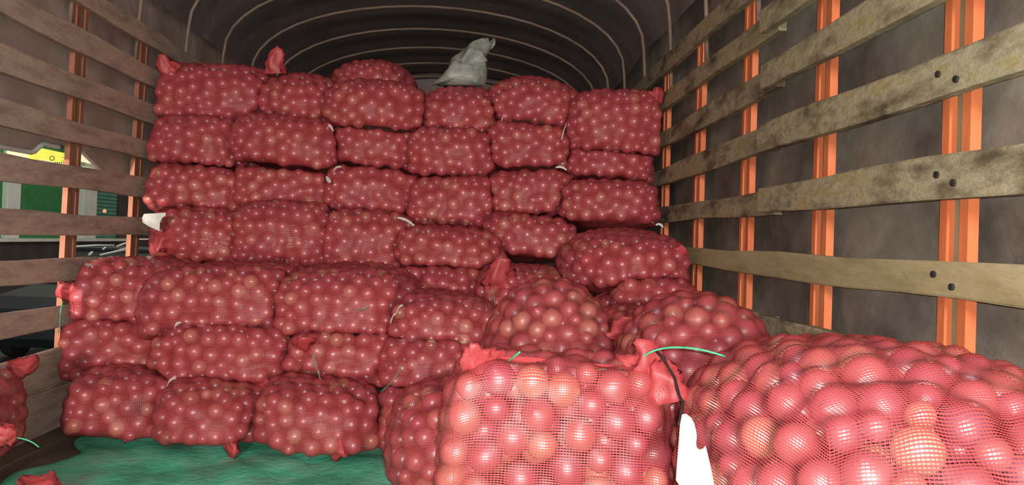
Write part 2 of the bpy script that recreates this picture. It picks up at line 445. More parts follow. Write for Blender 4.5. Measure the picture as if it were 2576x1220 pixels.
# ------------------------------------------------------------------ onion bags
R_ON = 0.0265
class Shape:
    """a filled sack: super-ellipsoid with sag, lumps and a turn about the vertical"""
    def __init__(s, c, half, p, rz=0.0, ry=0.0, rx=0.0, sag=0.05, seed=0, lump=0.012):
        s.near = []; s.c = np.array(c, float); s.h = np.array(half, float); s.p = p; s.sag = sag; s.lump = lump
        rg = np.random.default_rng(seed)
        s.ph = rg.uniform(0, 6.28, (6,)); s.k = rg.normal(size=(6, 3)) * 5.5
        cz, sz = math.cos(rz), math.sin(rz); cy, sy = math.cos(ry), math.sin(ry); cx_, sx = math.cos(rx), math.sin(rx)
        s.R = np.array([[cz, -sz, 0], [sz, cz, 0], [0, 0, 1]]) @ np.array([[cy, 0, sy], [0, 1, 0], [-sy, 0, cy]]) @ np.array([[1, 0, 0], [0, cx_, -sx], [0, sx, cx_]])
    def surf(s, q):
        """unit-cube-surface points -> position, outward normal (world axes, relative to the centre)"""
        t = (np.abs(q) ** s.p).sum(1) ** (-1.0 / s.p)
        e = q * t[:, None]
        n = np.sign(e) * np.abs(e) ** (s.p - 1) / s.h
        n /= np.linalg.norm(n, axis=1)[:, None]
        P = e * s.h
        lum = sum(np.sin(P @ s.k[i] + s.ph[i]) for i in range(6)) / 3.0
        P = P + n * (lum * s.lump)[:, None]
        z = e[:, 2]
        P[:, 0] *= 1 - s.sag * z
        P[:, 1] *= 1 - s.sag * z
        P, n = P @ s.R.T, n @ s.R.T
        # sacks press flat against each other: pull back to where the neighbour is as deep
        for o in s.near:
            t = np.ones(len(P))
            bad = np.nonzero(s.norm(P) > o.norm(P + s.c - o.c))[0]
            if len(bad):
                lo, hi = np.full(len(bad), 0.25), np.ones(len(bad))
                B = P[bad]
                for _ in range(11):
                    m = (lo + hi) / 2
                    X = B * m[:, None]
                    ok = s.norm(X) <= o.norm(X + s.c - o.c)
                    lo = np.where(ok, m, lo); hi = np.where(ok, hi, m)
                P[bad] = B * (lo - 0.01)[:, None]
        W_ = P + s.c
        W_[:, 2] = np.maximum(W_[:, 2], 0.026)
        W_[:, 0] = np.clip(W_[:, 0], XL + 0.035 + R_ON * 0.2, XR - 0.035 - R_ON * 0.2)
        return W_ - s.c, n
    def norm(s, P):
        """1 on the sack's skin, less inside"""
        q = np.abs((P @ s.R) / s.h)
        return (q ** s.p).sum(1) ** (1.0 / s.p)
    def bounds(s):
        e = np.abs(s.R) @ s.h
        return s.c - e, s.c + e
def lattice(half, step):
    """vertices and quads on the surface of a cube lattice, with metric UVs per corner"""
    n = [max(6, int(round(2 * h / step))) for h in half]
    idx, Q, Fc, UV = {}, [], [], []
    def vid(i, j, k):
        key = (i, j, k)
        if key not in idx:
            idx[key] = len(Q)
            c = [2 * a / m - 1 for a, m in zip(key, n)]
            Q.append([math.tan(v * 0.72) / math.tan(0.72) for v in c])
        return idx[key]
    def uvof(ax, key):
        a, b = [t for t in range(3) if t != ax]
        return ((key[a] / n[a]) * 2 * half[a], (key[b] / n[b]) * 2 * half[b])
    for ax in range(3):
        a, b = [t for t in range(3) if t != ax]
        for side in (0, n[ax]):
            for i in range(n[a]):
                for j in range(n[b]):
                    ks = []
                    for da, db in ((0, 0), (1, 0), (1, 1), (0, 1)):
                        key = [0, 0, 0]; key[ax] = side; key[a] = i + da; key[b] = j + db
                        ks.append(tuple(key))
                    flip = (side == 0) != (ax == 1)
                    if flip: ks = ks[::-1]
                    Fc.append(tuple(vid(*q) for q in ks)); UV += [uvof(ax, q) for q in ks]
    return np.array(Q), Fc, np.array(UV)
def cube_random(rng, n):
    q = rng.normal(size=(n, 3)); q /= np.abs(q).max(1)[:, None]
    return q
def pick_onions(sh, rng, keep=None, inset=1.0, gap=1.62, tries=7500, most=420):
    q = cube_random(rng, tries)
    # even density over the surface: weight by the face areas
    h = sh.h; ax = np.abs(q).argmax(1)
    wgt = np.array([h[1] * h[2], h[0] * h[2], h[0] * h[1]]); wgt = wgt / wgt.max()
    q = q[rng.random(len(q)) < wgt[ax] + 0.12]
    P, n = sh.surf(q)
    r = R_ON * rng.uniform(0.70, 1.18, len(q))
    od = np.argsort(-(r + rng.uniform(-0.10, 0.10, len(q)) * R_ON)); q, P, n, r = q[od], P[od], n[od], r[od]
    C = P - n * (r * inset + 0.002)[:, None]
    if keep is not None:
        m = keep(P, n); C, r, n = C[m], r[m], n[m]
    out, rr, nn = np.zeros((most, 3)), np.zeros(most), np.zeros((most, 3))
    k = 0
    for c, ri, ni in zip(C, r, n):
        if k:
            d = ((out[:k] - c) ** 2).sum(1)
            if (d < (gap * 0.5 * (rr[:k] + ri)) ** 2).any(): continue
        out[k], rr[k], nn[k] = c, ri, ni
        k += 1
        if k == most: break
    return out[:k], rr[:k], nn[:k]
def drape(P, n, C, r, Fc, rounds, slack=0.95):
    """pull the net out over the onions beneath it"""
    h = np.full(len(P), -slack * R_ON)
    for s0 in range(0, len(P), 4000):
        w = P[s0:s0 + 4000, None, :] - C[None]
        wn = (w * n[s0:s0 + 4000, None, :]).sum(2)
        d2 = (w ** 2).sum(2) - wn ** 2
        R2 = (r * 1.02 + 0.0022) ** 2
        ok = (d2 < R2[None]) & (wn > -0.02)
        hh = np.where(ok, -wn + np.sqrt(np.maximum(R2[None] - d2, 0)), -1)
        h[s0:s0 + 4000] = np.maximum(h[s0:s0 + 4000], hh.max(1) if len(C) else -1)
    # taut net: it bridges the hollows between onions like a membrane resting on them
    h0 = np.clip(h, -slack * R_ON, R_ON); h = h0.copy()
    Fa = np.array(Fc)
    i = np.concatenate([Fa.ravel(), np.roll(Fa, -1, 1).ravel()]); j = np.concatenate([np.roll(Fa, -1, 1).ravel(), Fa.ravel()])
    deg = np.bincount(i, minlength=len(P))
    for _ in range(rounds):
        h = np.maximum(h0, np.bincount(i, weights=h[j], minlength=len(P)) / deg)
    return P + n * h[:, None]

def ear(parent, base, tip, r0, seed, name='ear', mat=None):
    """a gathered corner of the net: crumpled, flattened, ending blunt"""
    rg = random.Random(seed)
    base, tip = Vector(base), Vector(tip)
    ax = (tip - base); L_ = ax.length; ax.normalize()
    a = ax.cross(Vector((0, 1, 0.2))).normalized(); b = ax.cross(a)
    nr, ns = 11, 18
    V, Fc, UV = [], [], []
    ph = [rg.random() * 6.28 for _ in range(4)]
    for i in range(nr):
        t = i / (nr - 1)
        rad = r0 * (1.15 - 0.62 * t + 0.35 * math.sin(math.pi * min(1, t * 1.15)) * t)
        if i == nr - 1: rad *= 0.45
        for k in range(ns):
            w = 2 * math.pi * k / ns
            rr = rad * (1 + 0.26 * math.sin(3 * w + ph[0] + 5 * t) + 0.20 * math.sin(5 * w + ph[1] - 4 * t) + 0.22 * rg.uniform(-1, 1))
            off = 0.45 * r0 * math.sin(4.2 * t + ph[2])
            V.append(tuple(base + ax * (L_ * t + 0.15 * r0 * math.sin(2 * w + ph[3]) * t) + a * (rr * math.cos(w) + off * t) + b * rr * 0.55 * math.sin(w)))
    for i in range(nr - 1):
        for k in range(ns):
            k2 = (k + 1) % ns
            Fc.append((i * ns + k, i * ns + k2, (i + 1) * ns + k2, (i + 1) * ns + k))
            UV += [(k / ns * r0 * 6, i / nr * L_), ((k + 1) / ns * r0 * 6, i / nr * L_), ((k + 1) / ns * r0 * 6, (i + 1) / nr * L_), (k / ns * r0 * 6, (i + 1) / nr * L_)]
    Fc.append(tuple((nr - 1) * ns + k for k in range(ns))); UV += [(0, 0)] * ns
    return mesh_obj(name, V, Fc, mat or M['net_dense'], parent, smooth=True, uvs=UV)
def ribbon(parent, pts, width, wdir, name='tag', mat=None, twist=0.0):
    """a thin strip of card or plastic along pts, with thickness"""
    V, Fc = [], []
    wd = Vector(wdir).normalized()
    n = len(pts)
    for i, p in enumerate(pts):
        p = Vector(p)
        t = (Vector(pts[min(i + 1, n - 1)]) - Vector(pts[max(i - 1, 0)])).normalized()
        w = (wd - t * wd.dot(t)).normalized()
        w = Matrix.Rotation(twist * i / n, 3, t) @ w
        nn = t.cross(w) * 0.0007
        ww = w * (width[i] if hasattr(width, '__len__') else width) / 2
        V += [tuple(p - ww - nn), tuple(p + ww - nn), tuple(p + ww + nn), tuple(p - ww + nn)]
    for i in range(n - 1):
        for k in range(4):
            k2 = (k + 1) % 4
            Fc.append((4 * i + k, 4 * i + k2, 4 * i + 4 + k2, 4 * i + 4 + k))
    Fc += [(3, 2, 1, 0), tuple(4 * (n - 1) + k for k in range(4))]
    return mesh_obj(name, V, Fc, mat or M['tagwhite'], parent)

BAGS = {}
SPECS = []
SINGLES = []
def bag(key, label, group, box=None, Y0=3.2, L=0.62, p=3.5, rz=0, ry=0, rx=0, c=None, half=None, step=0.0145, z_floor=None,
        front_only=True, sag=0.04, lump=0.011, ears=(), tags=(), single=False, gap=1.72, grow=1.34, ron=0.0222, free_top=False):
    seed = abs(sum(ord(ch) * (i + 3) * 7 for i, ch in enumerate(key)))
    if c is None:
        x0, y0, x1, y1 = box
        Yf = Y0 + 0.11
        m = at_y((x0 + x1) / 2, (y0 + y1) / 2, Yf)
        half = ((x1 - x0) / 2 * Yf / F_PX * grow, L / 2, (y1 - y0) / 2 * Yf / F_PX * grow)
        c = [m[0], Y0 + L / 2, m[2]]
        rj = np.random.default_rng(seed + 5)
        ry = ry + rj.uniform(-4.5, 4.5); rz = rz + rj.uniform(-5, 5); p = p * rj.uniform(0.80, 0.95)
        half = (half[0] * rj.uniform(0.97, 1.04), half[1], half[2] * rj.uniform(0.97, 1.04))
        if free_top: c[2] -= (grow - 1) / grow * half[2]
        c[1] += rj.uniform(-0.03, 0.03)
        if z_floor is not None:
            top = c[2] + half[2]
            half = (half[0], half[1], (top - z_floor) / 2); c[2] = (top + z_floor) / 2
    c = np.array(c)
    sh = Shape(c, half, p, math.radians(rz), math.radians(ry), math.radians(rx), sag, seed, lump)
    SPECS.append(dict(key=key, label=label, group=group, sh=sh, c=c, half=half, step=step, front_only=front_only, ears=ears, tags=tags, single=single, gap=gap, seed=seed, ron=ron))
def build_bag(key, label, group, sh, c, half, step, front_only, ears, tags, single, gap, seed, ron):
    global R_ON
    R_ON = ron
    rng = np.random.default_rng(seed)
    root = empty('onion_bag', (c[0], c[1], c[2] - half[2]))
    tag(root, label, 'onion bag', group)
    off = np.array([0, 0, half[2]])           # parts are stored relative to the bag's base
    if front_only:
        keep = lambda P, n: (P[:, 1] < half[1] * 0.25) & (n[:, 2] > -0.75)
    else:
        keep = lambda P, n: n[:, 2] > -0.8
    C, r, nn = pick_onions(sh, rng, keep, gap=gap, tries=22000 if single else 7500)
    Q, Fc, UV = lattice(half, step)
    P, n = sh.surf(Q)
    P = drape(P, n, C, r, Fc, 22 if step < 0.008 else (12 if step < 0.012 else 4))
    if single:
        # which of these onions face the camera and lie inside the frame
        wc = C + c
        px, py, z = project(wc)
        view = (wc - _C); view /= np.linalg.norm(view, axis=1)[:, None]
        lim = {'M2': (1560, 2080, 960), 'M1': (1200, 1620, 935), 'N0': (1080, 1760, 1270), 'N1': (1690, 2610, 1270)}[key]
        vis = ((nn * view).sum(1) < 0.2) & (px > lim[0]) & (px < lim[1]) & (py < lim[2])
        SINGLES.append((key, wc[vis], r[vis], r[vis] / z[vis]))
        C, r = C[~vis], r[~vis]
        C2, r2, _ = pick_onions(sh, rng, keep, inset=2.5, gap=1.8)
        C = np.concatenate([C, C2]); r = np.concatenate([r, r2])
    net = mesh_obj('net', P + off, Fc, M['net'], root, smooth=True, uvs=UV)
    onion_mass('onions', C + off, r, root, rng)
    BAGS[key] = (root, sh, c, half)
    o3 = np.array(root.location)
    for i, (tip, bpx, r0) in enumerate(ears):   # tip and base as points in the world
        ear(root, np.array(bpx) - o3, np.array(tip) - o3, r0, seed + i)
    for pts, wdt, wdir in tags:
        ribbon(root, [np.array(q) - o3 for q in pts], wdt, wdir)
    return root
def tg(px0, py0, px1, py1, Y, wdt=0.014, bend=0.015):
    """a small white tag between two places in the stack"""
    a, b = at_y(px0, py0, Y), at_y(px1, py1, Y - 0.02)
    mid = (a + b) / 2 + np.array([0, -0.01, bend])
    pts = [(1 - t) ** 2 * a + 2 * t * (1 - t) * mid + t * t * b for t in np.linspace(0, 1, 7)]
    return (pts, [wdt * s for s in (0.55, 0.8, 1, 1, 1, 0.9, 0.6)], (0.35, -0.75, 0.5))
def er(px0, py0, Y0, px1, py1, Y1, r0):
    return (at_y(px1, py1, Y1), at_y(px0, py0, Y0), r0)

GB = 'red net onion bags stacked across the far end of the truck'
GF = 'red net onion bags in the lower stack in front'
GM = 'red net onion bags lying in the middle of the load'
GN = 'red net onion bags nearest the camera'
# --- far stack, row by row from the top, left to right
bag('A1', 'red net onion bag at the left end of the top row, flat corner sticking out', GB, free_top=True, box=(392, 152, 655, 308), Y0=3.22, ears=[er(440, 185, 3.30, 393, 150, 3.27, 0.035)], p=3.6)
bag('B1', 'red net onion bag in the top row with a pointed tuft of net on top', GB, free_top=True, box=(642, 158, 845, 315), Y0=3.20, p=2.6, ears=[er(694, 185, 3.30, 688, 118, 3.28, 0.034)])
bag('C0', 'dim red onion bag lying highest, behind the third bag of the top row', GB, free_top=True, box=(846, 136, 1015, 240), Y0=3.50, p=2.8)
bag('C1', 'large red net onion bag third from the left in the top row', GB, free_top=True, box=(836, 190, 1060, 322), Y0=3.16, p=2.8)
bag('D1', 'red net onion bag in the top row with the grey plastic sack on it', GB, free_top=True, box=(1055, 203, 1263, 338), Y0=3.16, p=2.7)
bag('E1', 'round-topped red net onion bag fifth from the left in the top row', GB, free_top=True, box=(1246, 172, 1470, 315), Y0=3.12, p=2.7, tags=[tg(1266, 288, 1262, 304, 3.14, 0.012, 0.0), tg(1424, 312, 1412, 352, 3.10, 0.012)])
bag('F1', 'red onion bag with a pointed corner at the right end of the top row', GB, free_top=True, box=(1438, 226, 1660, 366), Y0=3.10, p=3.8, ears=[er(1625, 265, 3.17, 1667, 231, 3.16, 0.034)])
bag('A2', 'red net onion bag in the second row from the top, leftmost', GB, (385, 295, 622, 432), 3.18)
bag('B2', 'red net onion bag in the second row from the top, second from the left', GB, (602, 302, 840, 430), 3.15, tags=[tg(826, 316, 838, 330, 3.12, 0.014)])
bag('C2', 'red net onion bag in the second row from the top, third from the left', GB, (828, 312, 1050, 434), 3.13, tags=[tg(838, 432, 858, 420, 3.10, 0.010)])
bag('D2', 'red net onion bag in the second row from the top, fourth from the left', GB, (1026, 325, 1242, 458), 3.12)
bag('E2', 'red net onion bag in the second row from the top, fifth from the left', GB, (1226, 308, 1442, 438), 3.12, tags=[tg(1398, 422, 1425, 428, 3.09, 0.010)])
bag('F2', 'red net onion bag in the second row from the top, rightmost by the planks', GB, (1428, 356, 1648, 468), 3.08)
bag('A3', 'red net onion bag in the third row from the top, leftmost', GB, (382, 420, 608, 548), 3.15)
bag('B3', 'red net onion bag in the third row from the top, second from the left', GB, (590, 418, 834, 548), 3.12, tags=[tg(820, 446, 832, 458, 3.08, 0.022, 0.0)])
bag('C3', 'red net onion bag in the third row from the top, third from the left', GB, (824, 424, 1048, 552), 3.10, tags=[tg(1000, 548, 1042, 568, 3.04, 0.014)])
bag('D3', 'red net onion bag in the third row from the top, fourth from the left', GB, (1032, 446, 1244, 588), 3.06)
bag('E3', 'red net onion bag in the third row from the top, fifth from the left', GB, (1234, 430, 1442, 558), 3.06)
bag('F3', 'red net onion bag in the third row from the top, rightmost by the planks', GB, (1430, 458, 1648, 570), 3.02, tags=[tg(1650, 566, 1668, 572, 2.98, 0.010)])
bag('A4', 'red net onion bag with a big white tag at its corner beside the left planks', GB, (400, 532, 612, 668), 2.98, ears=[er(440, 600, 3.05, 388, 622, 3.0, 0.035)])
bag('B4', 'red net onion bag in the fourth row from the top, second from the left', GB, (596, 528, 830, 668), 3.02)
bag('C4', 'red net onion bag in the fourth row from the top, third from the left', GB, (818, 540, 1030, 680), 2.98)
bag('D4', 'red net onion bag in the fourth row from the top, fourth from the left', GB, (1010, 572, 1258, 692), 2.94)
bag('E4', 'red net onion bag in the fourth row from the top, fifth from the left', GB, (1234, 542, 1440, 655), 2.98)
bag('D5', 'dim red onion bag squeezed low between the far stack and the tagged bag', GB, (1000, 672, 1238, 790), 2.86)
# --- lower stack in front, three rows
bag('P1', 'red net onion bag at the left end of the lower stack, top row', GF, free_top=True, box=(150, 652, 440, 815), Y0=2.62, rz=4, ears=[er(190, 735, 2.68, 143, 738, 2.66, 0.03)])
bag('P2', 'wide red net onion bag second from the left, top row of lower stack', GF, free_top=True, box=(392, 662, 716, 838), Y0=2.50, tags=[tg(440, 826, 455, 812, 2.46, 0.010)])
bag('P3', 'red net onion bag third from the left, top row of lower stack', GF, free_top=True, box=(706, 662, 1004, 842), Y0=2.47, tags=[tg(982, 812, 996, 790, 2.44, 0.012), tg(996, 790, 1014, 768, 2.45, 0.014)])
bag('S1', 'dark-topped red onion bag right of the double white tag', GF, free_top=True, box=(985, 738, 1238, 880), Y0=2.42)
bag('Q1', 'red net onion bag at the left end of the lower stack, middle row', GF, (148, 802, 446, 962), 2.60, rz=4)
bag('Q2', 'red net onion bag second from the left, middle row of lower stack', GF, (418, 818, 730, 988), 2.47, ears=[er(640, 965, 2.52, 690, 1000, 2.44, 0.03)], tags=[tg(422, 970, 442, 952, 2.44, 0.013)])
bag('Q3', 'red net onion bag third from the left, middle row of lower stack', GF, (716, 836, 1018, 1000), 2.41, ears=[er(770, 880, 2.50, 752, 850, 2.42, 0.03)])
bag('S2', 'red net onion bag beneath the dark-topped bag, right of the middle row', GF, (972, 850, 1215, 1005), 2.38)
bag('R1', 'red net onion bag at the left end of the bottom row on the green sheet', GF, (148, 945, 408, 1108), 2.34, p=4, rz=8, grow=1.1, z_floor=0.0, ears=[er(330, 1080, 2.44, 318, 1104, 2.38, 0.026)])
bag('R2', 'red net onion bag second from the left in the bottom row', GF, (393, 970, 650, 1140), 2.26, p=4, grow=1.1, z_floor=0.0, rz=3, ears=[er(570, 1105, 2.36, 590, 1124, 2.29, 0.034)])
bag('R3', 'red net onion bag third from the left in the bottom row', GF, (625, 965, 955, 1155), 2.20, p=4, grow=1.1, z_floor=0.0, ears=[er(835, 1115, 2.30, 866, 1142, 2.22, 0.038)])
bag('R4', 'red net onion bag at the right end of the bottom row', GF, (928, 965, 1180, 1140), 2.30, p=4, grow=1.1, z_floor=0.0, rz=-3)
# --- middle of the load
bag('E5', 'red onion bag with a bright peaked corner behind the big middle bag', GM, free_top=True, box=(1208, 662, 1445, 800), Y0=2.66, ears=[er(1262, 715, 2.74, 1242, 655, 2.70, 0.045)])
bag('F4', 'red net onion bag beside the right-hand planks, above a squashed bag', GM, free_top=True, box=(1450, 565, 1728, 722), Y0=2.52, p=2.8, ears=[er(1690, 640, 2.60, 1728, 636, 2.56, 0.022)])
bag('F5', 'squashed red onion bag wedged by the right-hand planks below another', GM, (1545, 700, 1728, 815), 2.46, ears=[er(1690, 750, 2.54, 1728, 738, 2.50, 0.03)])
bag('M3', 'shadowy red onion bag in the gap behind the front bag', GM, (1545, 800, 1770, 960), 2.06, p=3.6, step=0.012)
bag('M1', 'domed red net onion bag in the middle with its corner pointing right', GM, free_top=True, box=(1228, 700, 1600, 930), Y0=2.00, L=0.56, p=2.5, step=0.009, z_floor=0.0, single=True, ron=0.0255, grow=1.06, ears=[er(1550, 850, 2.08, 1606, 808, 2.03, 0.030)], gap=1.78)
bag('M2', 'humped red onion bag behind the large bag at the right planks', GM, c=(0.56, 1.88, 0.288), half=(0.205, 0.30, 0.290), p=2.5, step=0.009, rz=-4, single=True, gap=1.78, ron=0.026, tags=[tg(2048, 824, 2075, 818, 1.80, 0.014)])
# --- nearest bags
bag('N3', 'rounded red onion bag standing on the green sheet left of the front bag', GN, c=(-0.045, 1.90, 0.185), half=(0.165, 0.22, 0.17), p=2.5, step=0.010, rz=8, gap=1.78)
bag('N1', 'huge red net onion bag filling the lower right corner against the planks', GN, c=(0.582, 1.10, 0.284), half=(0.256, 0.43, 0.292), p=2.75, step=0.0068, rz=-2, rx=-4, ron=0.0245, single=True, front_only=False, gap=1.78)
bag('N0', 'upright front bag of red onions, square top with two tied ears', GN, c=(0.146, 1.33, 0.262), half=(0.206, 0.125, 0.242), ron=0.0258, p=5.0, step=0.0068, sag=0.02, ry=1.5, single=True, front_only=False, gap=1.78, lump=0.007)
# --- bags at the left edge of the picture
bag('L1', 'dim red onion bag cut off by the left edge, against the planks', GN, c=(-1.305, 1.93, 0.19), half=(0.105, 0.28, 0.135), p=3.2, rz=2, front_only=False, ears=[(at_y(98, 905, 2.20), at_y(30, 935, 2.14), 0.022)])
bag('L2', 'red onion bag corner poking in at the bottom left over the sheet', GN, c=(-1.12, 1.36, 0.115), half=(0.17, 0.22, 0.10), p=2.8, rz=4, front_only=False, ears=[(at_y(132, 1190, 1.56), at_y(80, 1240, 1.50), 0.026), (at_y(38, 1078, 1.60), at_y(-25, 1100, 1.58), 0.022)])

lows = [q['sh'].bounds() for q in SPECS]
for i, q in enumerate(SPECS):
    for j, o in enumerate(SPECS):
        if i != j and (lows[i][0] < lows[j][1]).all() and (lows[j][0] < lows[i][1]).all():
            q['sh'].near.append(o['sh'])
for q in SPECS: build_bag(**q)

# --- single onions of the nearest bags, largest in the picture first, 300 in all
allone = []
for key, wc, r, size in SINGLES:
    for w, q, s in zip(wc, r, size): allone.append((s, key, w, q))
allone.sort(key=lambda t: -t[0])
chosen, rest = allone[:300], allone[300:]
hi_v, hi_f = onion_unit(16, 12)
me_on = bpy.data.meshes.new('onion')
me_on.from_pydata(hi_v.tolist(), [], hi_f)
me_on.polygons.foreach_set('use_smooth', np.ones(len(me_on.polygons), dtype=bool))
me_on.materials.append(M['onion_obj'])
ONLAB = {'N0': ('red onion behind the netting of the upright front bag', 'red onions in the upright front bag'),
         'N1': ('red onion behind the netting of the huge bag at lower right', 'red onions in the huge bag at lower right'),
         'M1': ('red onion behind the netting of the domed middle bag', 'red onions in the domed middle bag'),
         'M2': ('red onion behind the netting of the humped bag by the right planks', 'red onions in the humped bag by the right planks')}
for s, key, w, q in chosen:
    o = bpy.data.objects.new('onion', me_on); COL.objects.link(o)
    Rm = rand_rot(RNG)
    o.matrix_world = Matrix.Translation(Vector(w)) @ Matrix(Rm.tolist()).to_4x4() @ Matrix.Diagonal((q, q, q, 1))
    o['tint'] = float(RNG.random() ** 0.85)
    tag(o, ONLAB[key][0], 'onion', ONLAB[key][1])
for key in ONLAB:
    rr = [(w, q) for s, k, w, q in rest if k == key]
    if rr:
        root = BAGS[key][0]
        o3 = np.array(root.location)
        onion_mass('deep_onions', [w - o3 for w, q in rr], [q for w, q in rr], root, RNG)

# --- front bag: gathered ears, sewn top seam, dark closing cord, twine and the white tag
rN0 = BAGS['N0'][0]; o3 = np.array(rN0.location)
def loc(p): return tuple(np.array(p) - o3)
YF = 1.30
ear(rN0, loc(at_y(1235, 925, YF)), loc(at_y(1172, 878, YF - 0.03)), 0.026, 11)
ear(rN0, loc(at_y(1610, 945, YF - 0.01)), loc(at_y(1665, 880, YF - 0.03)), 0.036, 12)
ear(rN0, loc(at_y(1690, 1010, YF - 0.05)), loc(at_y(1668, 905, YF - 0.04)), 0.028, 15, 'gathered_fold')
seam_px = [(1215, 905), (1260, 906), (1300, 905), (1350, 908), (1400, 916), (1450, 922), (1510, 924), (1560, 928), (1600, 930)]
ribbon(rN0, [loc(at_y(a, b, YF - 0.005 + 0.004 * math.sin(i * 2.1))) for i, (a, b) in enumerate(seam_px)], 0.013, (0, -0.3, 1), 'top_seam', M['net_dense'])
tube('seam_thread', [loc(at_y(a, b + 3, YF - 0.016 + 0.003 * math.sin(i * 2.1))) for i, (a, b) in enumerate(seam_px[3:])], 0.0013, M['thread'], rN0, 5)
cord_px = [(1648, 880), (1668, 900), (1682, 925), (1697, 950), (1703, 975), (1710, 998), (1718, 1012), (1714, 1035), (1710, 1055), (1707, 1068)]
tube('closing_cord', [loc(at_y(a, b, 1.06 + 0.0011 * (1068 - b))) for a, b in cord_px], [0.0022 + 0.0007 * (i % 3 == 1) for i in range(len(cord_px))], M['thread'], rN0, 6)
# white tag: a punched card, lobed head, notch on its right edge
def flat_card(name, px, Y, thick, mat, parent, o3, lean=0.0):
    pts = [at_y(a, b, Y + lean * (b - px[0][1])) for a, b in px]
    n = len(pts)
    V = [tuple(p - o3) for p in pts] + [tuple(p - o3 + np.array([0, thick, 0])) for p in pts]
    Fc = [tuple(range(n - 1, -1, -1)), tuple(range(n, 2 * n))] + [(i, (i + 1) % n, n + (i + 1) % n, n + i) for i in range(n)]
    return mesh_obj(name, V, Fc, mat, parent)
card = [(1716, 1043), (1726, 1041), (1738, 1050), (1746, 1064), (1751, 1082), (1753, 1098), (1751, 1115), (1753, 1126), (1761, 1132), (1770, 1128), (1775, 1122), (1780, 1140), (1788, 1175), (1796, 1215), (1804, 1260), (1716, 1232), (1701, 1208), (1704, 1160), (1708, 1110), (1711, 1070)]
flat_card('tag', card, 1.07, 0.0015, M['tagwhite'], rN0, o3, -0.0007)
tube('twine', [loc(p) for p in bez(at_y(1618, 898, 1.26), at_y(1660, 860, 1.24), at_y(1760, 872, 1.20), at_y(1824, 897, 1.20), 18)], 0.0017, M['string'], rN0, 6)
tube('twine', [loc(p) for p in bez(at_y(1274, 912, 1.30), at_y(1288, 902, 1.28), at_y(1300, 892, 1.27), at_y(1309, 884, 1.27), 8)], 0.0017, M['string'], rN0, 6)
tube('twine', [loc(p) for p in bez(at_y(1505, 930, 1.275), at_y(1512, 928, 1.27), at_y(1520, 930, 1.27), at_y(1526, 929, 1.27), 6)], 0.0014, M['string'], rN0, 5)
# more twine on the stacks
def twine_on(key, pts, r=0.0016):
    rt = BAGS[key][0]; oo = np.array(rt.location)
    tube('twine', [tuple(np.array(p) - oo) for p in bez(*pts)], r, M['string'], rt, 5)
twine_on('R3', (at_y(850, 1118, 2.33), at_y(880, 1122, 2.28), at_y(915, 1118, 2.28), at_y(942, 1128, 2.30)))
twine_on('Q3', (at_y(788, 890, 2.40), at_y(785, 910, 2.38), at_y(800, 930, 2.38), at_y(806, 955, 2.38)), 0.0012)
twine_on('S2', (at_y(1010, 915, 2.38), at_y(1005, 940, 2.34), at_y(985, 965, 2.34), at_y(958, 985, 2.36)), 0.0012)
twine_on('P1', (at_y(158, 758, 2.60), at_y(148, 790, 2.58), at_y(154, 800, 2.58), at_y(147, 838, 2.58)), 0.0015)
twine_on('P3', (at_y(900, 782, 2.47), at_y(908, 779, 2.44), at_y(915, 778, 2.44), at_y(926, 772, 2.45)), 0.0014)
twine_on('E5', (at_y(1238, 720, 2.66), at_y(1245, 745, 2.62), at_y(1246, 770, 2.62), at_y(1243, 795, 2.62)), 0.001)
twine_on('L2', (at_y(0, 1105, 1.60), at_y(30, 1098, 1.60), at_y(70, 1098, 1.62), at_y(98, 1125, 1.62)), 0.0015)
# big white tag on the bag by the left planks
rA4 = BAGS['A4'][0]; oA = np.array(rA4.location)
flat_card('tag', [(357, 548), (362, 538), (400, 536), (417, 535), (416, 543), (408, 548), (402, 560), (401, 581), (375, 570), (359, 560)], 2.93, 0.002, M['tagwhite'], rA4, oA, 0.0006)

# ------------------------------------------------------------------ crumpled plastic sack on the top row
Ys = 3.36
sec = [((1082, 212), (1222, 214), 0.10), ((1105, 196), (1224, 200), 0.10), ((1122, 178), (1227, 182), 0.085), ((1132, 160), (1226, 166), 0.07), ((1136, 154), (1218, 160), 0.030),
       ((1146, 146), (1228, 150), 0.085), ((1160, 130), (1224, 138), 0.06), ((1168, 120), (1232, 130), 0.05), ((1182, 113), (1236, 120), 0.04), ((1205, 106), (1242, 112), 0.03), ((1226, 101), (1246, 105), 0.016)]
V, Fc = [], []
ns = 26
rg = random.Random(3)
for i, (a, b, dep) in enumerate(sec):
    A, B_ = at_y(*a, Ys), at_y(*b, Ys)
    mid, hw = (A + B_) / 2, (B_ - A) / 2
    for k in range(ns):
        w = 2 * math.pi * k / ns
        fold = 1 + 0.20 * math.sin(5 * w + i * 0.9) * (1 if i > 2 else 0.6) + 0.12 * math.sin(11 * w - i * 1.7) + rg.uniform(-0.09, 0.09)
        V.append(tuple(mid + hw * math.cos(w) * (1 + 0.03 * math.sin(i * 2.0)) + np.array([0, math.sin(w) * dep * fold, 0.014 * math.sin(3 * w + i) + rg.uniform(-0.004, 0.004)])))
for i in range(len(sec) - 1):
    for k in range(ns):
        k2 = (k + 1) % ns
        Fc.append((i * ns + k, i * ns + k2, (i + 1) * ns + k2, (i + 1) * ns + k))
Fc.append(tuple((len(sec) - 1) * ns + k for k in range(ns))); Fc.append(tuple(range(ns - 1, -1, -1)))
sk = mesh_obj('plastic_sack', V, Fc, M['sack'], smooth=True)
tag(sk, 'crumpled grey plastic sack tossed on top of the back stack of bags', 'sack')

